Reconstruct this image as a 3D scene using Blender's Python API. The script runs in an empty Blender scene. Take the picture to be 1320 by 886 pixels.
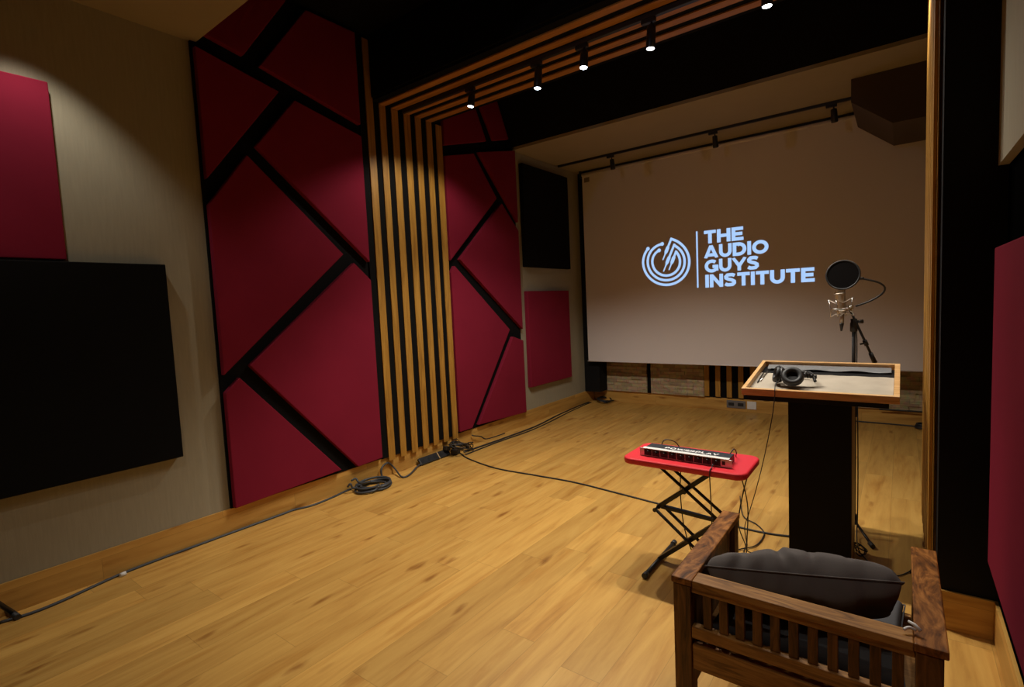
import bpy, bmesh, math, random
from mathutils import Vector, Matrix, noise
random.seed(7)
C = bpy.context.scene.collection
PI = math.pi

# ------------------------------------------------------------------ camera
F_PX, PITCH, ROLL, YAW, EYE = 666.28, math.radians(4.2425), math.radians(-2.6606), math.radians(37.0905), 1.6
fw = Vector((-math.sin(YAW)*math.cos(PITCH), math.cos(YAW)*math.cos(PITCH), -math.sin(PITCH)))
r0 = Vector((math.cos(YAW), math.sin(YAW), 0)); u0 = r0.cross(fw)
rt = math.cos(ROLL)*r0 + math.sin(ROLL)*u0
up = -math.sin(ROLL)*r0 + math.cos(ROLL)*u0
cd = bpy.data.cameras.new('camera'); cam = bpy.data.objects.new('camera', cd); C.objects.link(cam)
cd.sensor_width = 36; cd.lens = F_PX/1320*36; cd.clip_start = .05
cam.matrix_world = Matrix(((rt.x, up.x, -fw.x, 0), (rt.y, up.y, -fw.y, 0), (rt.z, up.z, -fw.z, EYE), (0, 0, 0, 1)))
bpy.context.scene.camera = cam
def at(px, py, ax, val):
    """where the sight line through a photo pixel meets the plane axis = val"""
    d = rt*((px-660)/F_PX) - up*((py-443)/F_PX) + fw
    o = Vector((0, 0, EYE)); return o + d*((val-o[ax])/d[ax])

# ------------------------------------------------------------------ materials
MATS = {}
def nodes(name):
    m = bpy.data.materials.new(name); m.use_nodes = True
    nt = m.node_tree; return m, nt, nt.nodes['Principled BSDF']
def N(nt, typ, **kw):
    n = nt.nodes.new(typ)
    for k, v in kw.items():
        if hasattr(n, k): setattr(n, k, v)
        else: n.inputs[k].default_value = v
    return n
def math_n(nt, op, a, b=None, c=None):
    n = nt.nodes.new('ShaderNodeMath'); n.operation = op
    for i, v in enumerate((a, b, c)):
        if v is None: continue
        if isinstance(v, (int, float)): n.inputs[i].default_value = v
        else: nt.links.new(v, n.inputs[i])
    return n.outputs[0]
def plain(name, col, rough=.6, metal=0, spec=.5, bump=0, bscale=200, vary=0, vscale=3, stretch=(1, 1, 1), sheen=0, emit=None, estr=0):
    m, nt, b = nodes(name)
    b.inputs['Base Color'].default_value = (*col, 1); b.inputs['Roughness'].default_value = rough
    b.inputs['Metallic'].default_value = metal; b.inputs['Specular IOR Level'].default_value = spec
    if sheen: b.inputs['Sheen Weight'].default_value = sheen
    tc = N(nt, 'ShaderNodeTexCoord'); mp = N(nt, 'ShaderNodeMapping'); mp.inputs['Scale'].default_value = stretch
    nt.links.new(tc.outputs['Object'], mp.inputs['Vector'])
    if vary:
        n = N(nt, 'ShaderNodeTexNoise', Scale=vscale, Detail=6.0); nt.links.new(mp.outputs[0], n.inputs['Vector'])
        r = N(nt, 'ShaderNodeMapRange'); r.inputs['From Min'].default_value = .3; r.inputs['From Max'].default_value = .7
        r.inputs['To Min'].default_value = 1-vary; r.inputs['To Max'].default_value = 1+vary
        nt.links.new(n.outputs['Fac'], r.inputs['Value'])
        mx = N(nt, 'ShaderNodeVectorMath', operation='SCALE'); mx.inputs[0].default_value = col
        nt.links.new(r.outputs[0], mx.inputs['Scale']); nt.links.new(mx.outputs[0], b.inputs['Base Color'])
    if bump:
        n = N(nt, 'ShaderNodeTexNoise', Scale=bscale, Detail=3.0); nt.links.new(mp.outputs[0], n.inputs['Vector'])
        bp = N(nt, 'ShaderNodeBump', Strength=bump, Distance=.002); nt.links.new(n.outputs['Fac'], bp.inputs['Height'])
        nt.links.new(bp.outputs[0], b.inputs['Normal'])
    if emit:
        b.inputs['Emission Color'].default_value = (*emit, 1); b.inputs['Emission Strength'].default_value = estr
    return m
def ramp(nt, stops):
    r = nt.nodes.new('ShaderNodeValToRGB'); e = r.color_ramp.elements
    while len(e) < len(stops): e.new(.5)
    for i, (p, c) in enumerate(stops): e[i].position = p; e[i].color = (*c, 1)
    return r
def oak(name, along, across, W=.19, L=1.29, shift=0.0, tint=1.0):
    """oak-look laminate: boards W wide laid along one axis, end joints staggered, grain streaks and knots"""
    m, nt, b = nodes(name); lk = nt.links.new
    tc = N(nt, 'ShaderNodeTexCoord'); sp = N(nt, 'ShaderNodeSeparateXYZ'); lk(tc.outputs['Object'], sp.inputs[0])
    u = sp.outputs[along]; v = math_n(nt, 'ADD', sp.outputs[across], 20.0+shift)
    vr = math_n(nt, 'DIVIDE', v, W); row = math_n(nt, 'FLOOR', vr); vf = math_n(nt, 'FRACT', vr)
    wn = N(nt, 'ShaderNodeTexWhiteNoise', noise_dimensions='1D'); lk(row, wn.inputs['W'])
    off = math_n(nt, 'MULTIPLY', wn.outputs['Value'], L)
    ur = math_n(nt, 'DIVIDE', math_n(nt, 'ADD', math_n(nt, 'ADD', u, 20.0), off), L)
    col = math_n(nt, 'FLOOR', ur); uf = math_n(nt, 'FRACT', ur)
    cb = N(nt, 'ShaderNodeCombineXYZ'); lk(row, cb.inputs[0]); lk(col, cb.inputs[1])
    w2 = N(nt, 'ShaderNodeTexWhiteNoise', noise_dimensions='3D'); lk(cb.outputs[0], w2.inputs['Vector'])
    pid = w2.outputs['Value']
    # grain coordinates, shifted per board
    gc = N(nt, 'ShaderNodeCombineXYZ')
    lk(math_n(nt, 'ADD', math_n(nt, 'MULTIPLY', u, 1.6), math_n(nt, 'MULTIPLY', pid, 37.0)), gc.inputs[0])
    lk(math_n(nt, 'ADD', math_n(nt, 'MULTIPLY', v, 15.0), math_n(nt, 'MULTIPLY', pid, 91.0)), gc.inputs[1])
    n1 = N(nt, 'ShaderNodeTexNoise', Scale=1.0, Detail=7.0, Roughness=.62, Distortion=.5); lk(gc.outputs[0], n1.inputs['Vector'])
    r1 = ramp(nt, [(.28, (.42*tint, .205*tint, .045*tint)), (.40, (.54*tint, .29*tint, .068*tint)), (.55, (.61*tint, .345*tint, .085*tint)), (.8, (.70*tint, .42*tint, .115*tint))])
    lk(n1.outputs['Fac'], r1.inputs['Fac'])
    # long smoky streaks
    g2 = N(nt, 'ShaderNodeCombineXYZ')
    lk(math_n(nt, 'ADD', math_n(nt, 'MULTIPLY', u, .9), math_n(nt, 'MULTIPLY', pid, 53.0)), g2.inputs[0])
    lk(math_n(nt, 'ADD', math_n(nt, 'MULTIPLY', v, 9.0), math_n(nt, 'MULTIPLY', pid, 17.0)), g2.inputs[1])
    n2 = N(nt, 'ShaderNodeTexNoise', Scale=1.3, Detail=4.0, Distortion=1.0); lk(g2.outputs[0], n2.inputs['Vector'])
    r2 = ramp(nt, [(.55, (1, 1, 1)), (.66, (.84, .74, .62)), (.78, (.6, .48, .38))]); lk(n2.outputs['Fac'], r2.inputs['Fac'])
    # knots
    kc = N(nt, 'ShaderNodeCombineXYZ'); lk(math_n(nt, 'MULTIPLY', u, 2.3), kc.inputs[0]); lk(math_n(nt, 'MULTIPLY', v, 7.5), kc.inputs[1])
    nw = N(nt, 'ShaderNodeTexNoise', Scale=3.0, Detail=3.0); lk(kc.outputs[0], nw.inputs['Vector'])
    kw = N(nt, 'ShaderNodeVectorMath', operation='MULTIPLY_ADD'); lk(nw.outputs['Color'], kw.inputs[0]); kw.inputs[1].default_value = (.35, .35, 0); lk(kc.outputs[0], kw.inputs[2])
    kc = kw
    vo = N(nt, 'ShaderNodeTexVoronoi', Scale=1.0); lk(kc.outputs[0], vo.inputs['Vector'])
    r3 = ramp(nt, [(.0, (.25, .14, .08)), (.07, (.48, .32, .20)), (.20, (1, 1, 1))]); lk(vo.outputs['Distance'], r3.inputs['Fac'])
    def mul(a, c, f=1.0):
        x = N(nt, 'ShaderNodeMix', data_type='RGBA', blend_type='MULTIPLY'); x.inputs[0].default_value = f
        lk(a, x.inputs[6]); lk(c, x.inputs[7]); return x.outputs[2]
    c = mul(mul(r1.outputs[0], r2.outputs[0], .75), r3.outputs[0], .7)
    rb = N(nt, 'ShaderNodeMapRange'); rb.inputs['To Min'].default_value = .84; rb.inputs['To Max'].default_value = 1.08; lk(pid, rb.inputs['Value'])
    sc = N(nt, 'ShaderNodeVectorMath', operation='SCALE'); lk(c, sc.inputs[0]); lk(rb.outputs[0], sc.inputs['Scale'])
    # joints
    e1 = math_n(nt, 'LESS_THAN', math_n(nt, 'ABSOLUTE', math_n(nt, 'SUBTRACT', vf, .5)), .4935)
    e2 = math_n(nt, 'LESS_THAN', math_n(nt, 'ABSOLUTE', math_n(nt, 'SUBTRACT', uf, .5)), .4987)
    e = math_n(nt, 'MULTIPLY', e1, e2)
    ee = math_n(nt, 'ADD', math_n(nt, 'MULTIPLY', e, .25), .75)
    s2 = N(nt, 'ShaderNodeVectorMath', operation='SCALE'); lk(sc.outputs[0], s2.inputs[0]); lk(ee, s2.inputs['Scale'])
    lk(s2.outputs[0], b.inputs['Base Color'])
    b.inputs['Roughness'].default_value = .42; b.inputs['Specular IOR Level'].default_value = .35
    bp = N(nt, 'ShaderNodeBump', Strength=.25, Distance=.001); lk(n1.outputs['Fac'], bp.inputs['Height']); lk(bp.outputs[0], b.inputs['Normal'])
    return m
def grainwood(name, c0, c1, c2, along=2, sc=(14, 14, 1.0), rough=.45, dist=2.0, scale=3.0, spec=.4):
    m, nt, b = nodes(name); lk = nt.links.new
    tc = N(nt, 'ShaderNodeTexCoord'); mp = N(nt, 'ShaderNodeMapping'); s = [14, 14, 14]; s = list(sc)
    mp.inputs['Scale'].default_value = s; lk(tc.outputs['Object'], mp.inputs['Vector'])
    n = N(nt, 'ShaderNodeTexNoise', Scale=scale, Detail=8.0, Roughness=.6, Distortion=dist); lk(mp.outputs[0], n.inputs['Vector'])
    r = ramp(nt, [(.3, c0), (.5, c1), (.72, c2)]); lk(n.outputs['Fac'], r.inputs['Fac']); lk(r.outputs[0], b.inputs['Base Color'])
    b.inputs['Roughness'].default_value = rough; b.inputs['Specular IOR Level'].default_value = spec
    bp = N(nt, 'ShaderNodeBump', Strength=.2, Distance=.001); lk(n.outputs['Fac'], bp.inputs['Height']); lk(bp.outputs[0], b.inputs['Normal'])
    return m

floor_m = oak('oak_laminate_floor', 1, 0)
skY = oak('oak_skirting_along_depth', 1, 2, shift=.003)
skX = oak('oak_skirting_along_width', 0, 2, shift=.003)
beige = plain('beige_brushed_wall', (.33, .30, .215), .9, bump=.3, bscale=60, vary=.05, vscale=12, stretch=(6, 6, .5))
beige_c = plain('beige_painted_ceiling', (.33, .275, .18), .9, vary=.03)
back_m = plain('dark_taupe_back_wall', (.16, .12, .08), .9, vary=.05)
black_p = plain('matte_black_paint', (.005, .0048, .005), .85, spec=.1, vary=.1)
black_w = plain('matte_black_wing_paint', (.006, .006, .0065), .75, spec=.2)
red_f = plain('crimson_acoustic_fabric', (.200, .0125, .032), .95, spec=.08, bump=.35, bscale=420, vary=.06, vscale=2.5)
blk_f = plain('black_acoustic_fabric', (.0065, .0065, .0065), .95, spec=.08, bump=.35, bscale=420)
slat_m = grainwood('amber_stained_slat', (.25, .115, .016), (.38, .19, .03), (.48, .26, .05), sc=(10, 10, .7), scale=3, dist=1.0)
slat_x = grainwood('amber_stained_ceiling_slat', (.27, .115, .022), (.40, .18, .038), (.50, .24, .055), sc=(.7, 10, 10), scale=3, dist=1.0)
screen_m = plain('projection_screen_fabric', (.72, .67, .66), .9, spec=.1, vary=.015, vscale=1)
logo_m = plain('projected_pale_blue_light', (.02, .02, .02), .9, spec=0, emit=(.38, .58, .92), estr=1.0)
bmetal = plain('black_powder_coated_metal', (.012, .012, .013), .4, spec=.5)
bplast = plain('black_plastic', (.014, .014, .015), .45, spec=.5)
brub = plain('black_rubber_cable', (.018, .019, .022), .5, spec=.5)
bgrey = plain('dark_grey_cable_jacket', (.045, .05, .058), .5, spec=.5)
chrome = plain('satin_chrome', (.62, .60, .57), .25, metal=1)
nickel = plain('nickel_mic_body', (.42, .36, .30), .38, metal=.85)
alum = plain('brushed_aluminium', (.75, .75, .78), .35, metal=.7)
white_p = plain('white_plastic', (.75, .75, .73), .5)
white_k = plain('white_print', (.80, .80, .80), .6)
elastic = plain('pale_elastic_cord', (.62, .55, .46), .7)
redtop = plain('red_vinyl_top', (.72, .028, .042), .38, spec=.5, bump=.1, bscale=300)
ltop = grainwood('light_oak_frame', (.50, .27, .10), (.64, .38, .16), (.72, .46, .22), sc=(2, 14, 14), rough=.4, dist=.8)
sheesh = grainwood('sheesham_wood', (.030, .009, .002), (.22, .078, .014), (.50, .21, .050), sc=(4.5, 1.5, 4.5), rough=.42, dist=3.2, spec=.25, scale=3.2)
sheesh_x = grainwood('sheesham_wood_crosswise', (.12, .048, .010), (.34, .155, .036), (.50, .26, .075), sc=(1.2, 10, 12), rough=.4, dist=1.2, scale=4)
sheesh_z = grainwood('sheesham_wood_upright', (.035, .012, .002), (.13, .050, .010), (.27, .115, .026), sc=(9, 9, 1.2), rough=.42, dist=1.5, scale=3.5)
grey_f = plain('charcoal_cushion_fabric', (.125, .110, .105), .95, spec=.1, bump=.3, bscale=500)
grey_s = plain('slate_seat_fabric', (.10, .098, .104), .9, spec=.2, bump=.4, bscale=500)
felt = plain('grey_felt_lining', (.42, .37, .30), .95, spec=.1, vary=.10, vscale=7, bump=.4, bscale=350)
plastic_film = plain('clear_glossy_film', (.45, .46, .48), .2, spec=.8, metal=.6)
mesh_b = plain('black_nylon_mesh', (.006, .005, .005), .9, spec=.05)
lens_m = plain('lit_spot_lens', (1, 1, 1), .3, emit=(.80, .90, 1.0), estr=14)
darkbox = plain('dark_brown_duct_casing', (.065, .042, .027), .85)

def mosaic_mat():
    m, nt, b = nodes('reclaimed_wood_mosaic'); lk = nt.links.new
    tc = N(nt, 'ShaderNodeTexCoord'); mp = N(nt, 'ShaderNodeMapping'); mp.inputs['Rotation'].default_value = (PI/2, 0, 0)
    lk(tc.outputs['Object'], mp.inputs['Vector'])
    br = N(nt, 'ShaderNodeTexBrick', Scale=1.0); lk(mp.outputs[0], br.inputs['Vector'])
    br.inputs['Color1'].default_value = (.46, .36, .22, 1); br.inputs['Color2'].default_value = (.20, .13, .07, 1); br.inputs['Mortar'].default_value = (.16, .11, .06, 1)
    br.inputs['Brick Width'].default_value = .17; br.inputs['Row Height'].default_value = .052; br.inputs['Mortar Size'].default_value = .0015
    br.inputs['Bias'].default_value = -.35
    n = N(nt, 'ShaderNodeTexNoise', Scale=22.0, Detail=5.0); lk(tc.outputs['Object'], n.inputs['Vector'])
    x = N(nt, 'ShaderNodeMix', data_type='RGBA', blend_type='OVERLAY'); x.inputs[0].default_value = .5
    lk(br.outputs[0], x.inputs[6]); lk(n.outputs['Color'], x.inputs[7]); lk(x.outputs[2], b.inputs['Base Color'])
    b.inputs['Roughness'].default_value = .7
    return m
mosaic = mosaic_mat()

# ------------------------------------------------------------------ mesh helpers
def B(): return bmesh.new()
def box(bm, x0, x1, y0, y1, z0, z1, mat=None):
    vs = [bm.verts.new((x, y, z)) for x in (x0, x1) for y in (y0, y1) for z in (z0, z1)]
    for f in ((0, 1, 3, 2), (4, 6, 7, 5), (0, 4, 5, 1), (2, 3, 7, 6), (0, 2, 6, 4), (1, 5, 7, 3)):
        bm.faces.new([vs[i] for i in f])
    if mat is not None:
        for v in vs: v.co = mat @ v.co
    return vs
def prism(bm, poly, ax, a, b):
    """polygon given in the other two axes (order x,y,z without ax), pushed out between a and b along ax"""
    def P(p, t):
        q = list(p); q.insert(ax, t); return q
    n = len(poly); A = [bm.verts.new(P(p, a)) for p in poly]; D = [bm.verts.new(P(p, b)) for p in poly]
    bm.faces.new(A); bm.faces.new(D[::-1])
    for i in range(n): bm.faces.new((A[i], D[i], D[(i+1) % n], A[(i+1) % n]))
def smooth_path(pts, k=6):
    pts = [Vector(p) for p in pts]; out = []
    for i in range(len(pts)-1):
        p0 = pts[max(i-1, 0)]; p1 = pts[i]; p2 = pts[i+1]; p3 = pts[min(i+2, len(pts)-1)]
        for j in range(k):
            t = j/k
            out.append(.5*((2*p1)+(p2-p0)*t+(2*p0-5*p1+4*p2-p3)*t*t+(3*p1-p0-3*p2+p3)*t**3))
    out.append(pts[-1]); return out
def tube(bm, pts, r, n=8, smooth=0, caps=True):
    if smooth: pts = smooth_path(pts, smooth)
    pts = [Vector(p) for p in pts]
    rs = r if isinstance(r, (list, tuple)) else [r]*len(pts)
    rings = []; ref = None
    for i, p in enumerate(pts):
        t = (pts[min(i+1, len(pts)-1)]-pts[max(i-1, 0)])
        if t.length < 1e-9: t = Vector((0, 0, 1))
        t.normalize()
        if ref is None:
            ref = Vector((0, 0, 1)) if abs(t.z) < .9 else Vector((1, 0, 0))
        ref = (ref - t*ref.dot(t))
        if ref.length < 1e-6: ref = t.orthogonal()
        ref.normalize(); s = t.cross(ref)
        rings.append([bm.verts.new(p+(ref*math.cos(2*PI*k/n)+s*math.sin(2*PI*k/n))*rs[i]) for k in range(n)])
    for a, b in zip(rings, rings[1:]):
        for k in range(n):
            f = bm.faces.new((a[k], a[(k+1) % n], b[(k+1) % n], b[k])); f.smooth = True
    if caps: bm.faces.new(rings[0][::-1]); bm.faces.new(rings[-1])
def ring(bm, c, R, r, nrm=(0, 0, 1), n=36, m=8, sx=1, sy=1):
    nrm = Vector(nrm).normalized(); a = nrm.orthogonal().normalized() if abs(nrm.z) < .95 else Vector((1, 0, 0)); b = nrm.cross(a); c = Vector(c)
    rings = []
    for i in range(n):
        t = 2*PI*i/n; d = a*math.cos(t)*sx+b*math.sin(t)*sy; p = c+d*R; dn = d.normalized()
        rings.append([bm.verts.new(p+(dn*math.cos(2*PI*k/m)+nrm*math.sin(2*PI*k/m))*r) for k in range(m)])
    for i in range(n):
        A, D = rings[i], rings[(i+1) % n]
        for k in range(m):
            f = bm.faces.new((A[k], A[(k+1) % m], D[(k+1) % m], D[k])); f.smooth = True
def lathe(bm, prof, c=(0, 0, 0), axis=(0, 0, 1), n=28):
    """profile of (radius, height) turned about an axis through c"""
    ax = Vector(axis).normalized(); a = ax.orthogonal().normalized(); b = ax.cross(a); c = Vector(c); rings = []
    for r, h in prof:
        rings.append([bm.verts.new(c+ax*h+(a*math.cos(2*PI*k/n)+b*math.sin(2*PI*k/n))*max(r, 1e-4)) for k in range(n)])
    for A, D in zip(rings, rings[1:]):
        for k in range(n):
            f = bm.faces.new((A[k], A[(k+1) % n], D[(k+1) % n], D[k])); f.smooth = True
    bm.faces.new(rings[0][::-1]); bm.faces.new(rings[-1])
def obj(name, bm, mat, parent=None, bevel=0, seg=2, subsurf=0, label=None):
    bmesh.ops.recalc_face_normals(bm, faces=bm.faces)
    me = bpy.data.meshes.new(name); bm.to_mesh(me); bm.free(); me.materials.append(mat)
    o = bpy.data.objects.new(name, me); C.objects.link(o)
    if parent is not None:
        o.parent = parent
        o.matrix_parent_inverse = parent.matrix_world.inverted() if False else Matrix.Translation(-parent.location) if parent.type == 'EMPTY' else Matrix()
        if parent.type != 'EMPTY': o.matrix_parent_inverse = Matrix()
    if bevel:
        b = o.modifiers.new('bevel', 'BEVEL'); b.width = bevel; b.segments = seg; b.limit_method = 'ANGLE'; b.angle_limit = math.radians(40)
    if subsurf:
        s = o.modifiers.new('sub', 'SUBSURF'); s.levels = subsurf; s.render_levels = subsurf
    if label: o['label'] = label
    return o
def tag(o, label, cat, group=None):
    o['label'] = label; o['category'] = cat
    if group: o['group'] = group
    return o
def thing(name, label, cat, loc=(0, 0, 0), group=None):
    o = bpy.data.objects.new(name, None); C.objects.link(o); o.location = loc; o.empty_display_size = .1
    return tag(o, label, cat, group)
def struct(name, bm, mat, bevel=0):
    o = obj(name, bm, mat, None, bevel); o['kind'] = 'structure'; return o
def sbox(name, mat, *a, bevel=0):
    bm = B(); box(bm, *a); return struct(name, bm, mat, bevel)

# ------------------------------------------------------------------ the room
XL = -4.0; YB = 7.45; SK = .184
sbox('floor', floor_m, -4.3, 1.2, -2.7, 7.7, -.08, 0)
sbox('wall_left', beige, -4.2, XL, -2.6, YB+.15, 0, 4.3)
sbox('wall_back', back_m, XL, 1.1, YB, YB+.15, 0, 3.7)
sbox('wall_front', beige, XL, .6, -2.75, -2.6, 0, 3.7)
sbox('wall_right', plain('dull_black_niche_paint', (.002, .002, .002), 1, spec=0), .355, .5, -2.6, 3.03, 0, 2.09)
sbox('wall_right_upper', beige, .322, .5, -2.6, 3.03, 2.092, 4.3)
sbox('wall_right_wing', black_w, .143, 1.1, 3.03, 4.2, 0, 4.3)
sbox('wall_right_rear', back_m, .9, 1.1, 4.2, YB, 0, 4.3)
sbox('ceiling', beige_c, XL, .322, -2.6, 1.742, 3.547, 3.70)
sbox('ceiling', black_p, XL, .9, 1.742, 5.6, 4.14, 4.3)
sbox('ceiling', beige_c, XL, .9, 5.475, YB, 3.565, 3.72)
sbox('trim_1', black_p, XL, .143, 3.235, 4.08, 3.585, 4.14)       # beam across the portal
bm = B(); prism(bm, [(5.455, 3.60), (5.20, 4.14), (5.60, 4.14), (5.60, 3.725), (5.474, 3.725), (5.474, 3.60)], 0, XL+.001, .9)
struct('trim_2', bm, black_p)                                       # sloping bulkhead
sbox('trim_3', beige_c, XL+.001, .9, 5.456, 5.474, 3.565, 3.60)      # pale lip under the bulkhead
sbox('baseboard_left', skY, XL+.0005, XL+.014, -2.6, YB-.012, 0, SK, bevel=.002)
sbox('baseboard_back', skX, XL+.014, .9, YB-.014, YB-.0005, 0, .172, bevel=.002)
sbox('baseboard_wing', skX, .143, .341, 3.017, 3.0295, 0, SK, bevel=.002)
sbox('baseboard_right', skY, .341, .3545, -2.6, 3.0295, 0, SK, bevel=.002)
sbox('trim_4', black_w, -3.999, -3.74, 7.16, YB-.016, .185, 3.56)      # black corner column
# black backing boards of the two crimson zones and the slat column
sbox('trim_5', black_p, XL+.0005, XL+.020, 1.702, 4.10, .186, 4.138)
sbox('trim_6', black_p, XL+.0005, XL+.020, 4.10, 5.462, .186, 4.138)

# ------------------------------------------------------------------ crimson panels
PX = -3.93
def yz(px, py): p = at(px, py, 0, PX); return (p.y, p.z)
def ext(a, b, z):
    """go on from a through b up to height z"""
    t = (z-a[1])/(b[1]-a[1]); return (a[0]+(b[0]-a[0])*t, z)
def panel(poly, label, group, mat=red_f, x0=XL+.021, x1=PX):
    bm = B(); prism(bm, poly, 0, x0, x1)
    o = obj('acoustic_panel', bm, mat, None, .006, 2)
    return tag(o, label, 'acoustic panel', group)
ZT = 4.10; YS = 1.714; YE = 3.080
g1 = 'crimson panels on the near side of the slat column'
a, b = yz(314, 71), yz(264.4, 43.7)
lt = (1.746, a[1]+(b[1]-a[1])*(1.746-a[0])/(b[0]-a[0]))
panel([lt, a, ext(a, yz(366, 4), ZT), (1.746, ZT)], 'dim crimson fabric panel tucked up behind the beige ceiling edge', g1)
panel([(YS, min(3.54, yz(247, 57)[1])), yz(360, 118), (YS, yz(261, 230)[1])], 'triangular crimson panel beside the beige wall, just under the ceiling corner', g1)
a = yz(335.5, 84.3)
panel([a, ext(a, yz(386, 22), ZT), (YE, ZT), (YE, yz(464.5, 160.5)[1])], 'dark upper crimson panel against the tall lone slat, top in shadow', g1)
panel([yz(380, 129), (YE, yz(464.4, 175)[1]), (YE, yz(476, 338)[1]), yz(330, 188)], 'crimson panel with a long diagonal lower edge ending at the slat column', g1)
panel([yz(318.5, 199.6), (YS, yz(264.7, 263)[1]), (YS, yz(284, 485)[1]), yz(443, 328)], 'largest crimson panel, standing along the beige wall at mid height', g1)
panel([yz(456.6, 339), (YE, yz(478, 361)[1]), (YE, yz(493, 590.5)[1]), yz(462.4, 602), yz(322.3, 471.6)], 'low crimson panel with a left-pointing tip, beside the slat column above the coiled cable', g1)
panel([yz(309, 487), (YS, yz(286, 508)[1]), (YS, yz(301, 657)[1]), yz(441, 606)], 'bottom crimson panel at the corner of the beige wall and skirting', g1)
g2 = 'crimson panels on the far side of the slat column'
YA = 4.165; YZ = 5.452
a, b = yz(627, 182), yz(613.7, 141.6)
panel([(YA, yz(572.6, 186.8)[1]), a, ext(a, b, ZT), (YA, ZT)], 'shadowed crimson panel under the slatted beam, above the level black gap', g2)
a, b = yz(637.4, 181), yz(620, 135.3); c = yz(655.6, 179.5); d = yz(640.6, 129)
panel([a, c, ext(c, d, ZT), ext(a, b, ZT)], 'narrow shadowed crimson panel against the black sloping bulkhead', g2)
panel([(YA, yz(572.7, 200.3)[1]), yz(610.7, 197.6), yz(640.5, 255.9), (YA, yz(579.5, 335.8)[1])], 'crimson panel right beside the slats below the level black gap', g2)
panel([yz(617.5, 195.7), (YZ, yz(660.8, 193)[1]), (YZ, yz(662.3, 286)[1])], 'slim downward-tapering crimson panel at the edge of the screen alcove', g2)
panel([yz(647, 262), (YZ, yz(663, 297)[1]), (YZ, yz(669, 425)[1]), yz(593, 334.4)], 'crimson panel pointing at the slats, next to the small black alcove panel', g2)
panel([yz(586.3, 342.6), (YA, yz(579.5, 351)[1]), (YA, yz(591.8, 558)[1]), yz(609.3, 552), yz(657.5, 425)], 'tall low crimson panel beside the slats above the power strip clutter', g2)
panel([yz(661.5, 434), (YZ, yz(671.4, 439.5)[1]), (YZ, yz(675.6, 532.6)[1]), yz(617.8, 548)], 'bottom crimson wedge panel at the far end beside the alcove', g2)
def rect(y0, y1, z0, z1): return [(y0, z0), (y1, z0), (y1, z1), (y0, z1)]
panel(rect(5.60, 6.66, .49, 1.776), 'small crimson rectangular panel low in the alcove beside the screen', None, red_f, XL+.001, -3.935)
panel(rect(5.60, 6.74, 2.094, 3.43), 'black square fabric panel high in the alcove beside the screen', None, blk_f, XL+.001, -3.935)
panel(rect(-.6, .90, 1.99, 3.012), 'crimson panel on the beige wall above the big black panel', None, red_f, XL+.001, -3.955)
panel(rect(-.6, 1.405, .668, 1.978), 'big black fabric panel on the beige wall at the left', None, blk_f, XL+.001, -3.93)
bm = B(); box(bm, .285, .354, -.9, 2.73, .478, 1.735)
tag(obj('acoustic_panel', bm, red_f, None, .006), 'crimson panel on the right wall beside the black wing', 'acoustic panel')

# ------------------------------------------------------------------ slats
SY = [(3.17, 3.25), (3.321, 3.395), (3.468, 3.548), (3.625, 3.706), (3.775, 3.852), (3.928, 4.003), (4.068, 4.15)]
c = thing('slat_cladding', 'column of amber wooden slats climbing the left wall between the crimson panels', 'wall cladding', (XL+.02, 3.66, .15))
bm = B(); box(bm, XL+.0205, -3.9625, 3.10, 4.155, .1855, 3.55); obj('backing_board', bm, black_p, c)
for i, (y0, y1) in enumerate(SY):
    bm = B(); box(bm, -3.962, -3.95, y0, y1, .15, 4.10 if i == 0 else 3.545); obj('slat', bm, slat_m, c, .002)
c = thing('slat_cladding', 'amber wooden slats running across the underside of the black beam', 'ceiling cladding', (-2, 3.66, 3.55))
bm = B(); box(bm, -3.975, .14, 3.25, 4.07, 3.5605, 3.5845); obj('backing_board', bm, black_p, c)
for i, (y0, y1) in enumerate(SY[1:6]):
    bm = B(); box(bm, -3.962, .111, y0, y1, 3.547, 3.560); obj('slat', bm, slat_x, c, .002)
c = thing('slat_cladding', 'amber wooden slats on the right pillar, seen almost edge on', 'wall cladding', (.14, 3.66, .0))
for i, (y0, y1) in enumerate(SY):
    bm = B(); box(bm, .112, .1425 if i else .126, y0, y1, .15, 4.10 if i == 0 else 3.545); obj('slat', bm, slat_m, c, .002)
bm = B(); box(bm, .1275, .1325, 3.150, 3.25, .15, 4.10); obj('edge_strip', bm, slat_m, c, .001)
bm = B(); box(bm, .1335, .1425, 3.160, 3.25, .15, 4.10); obj('edge_strip', bm, sheesh_z, c, .001, label='dark stained edge strip of the pillar')

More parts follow.
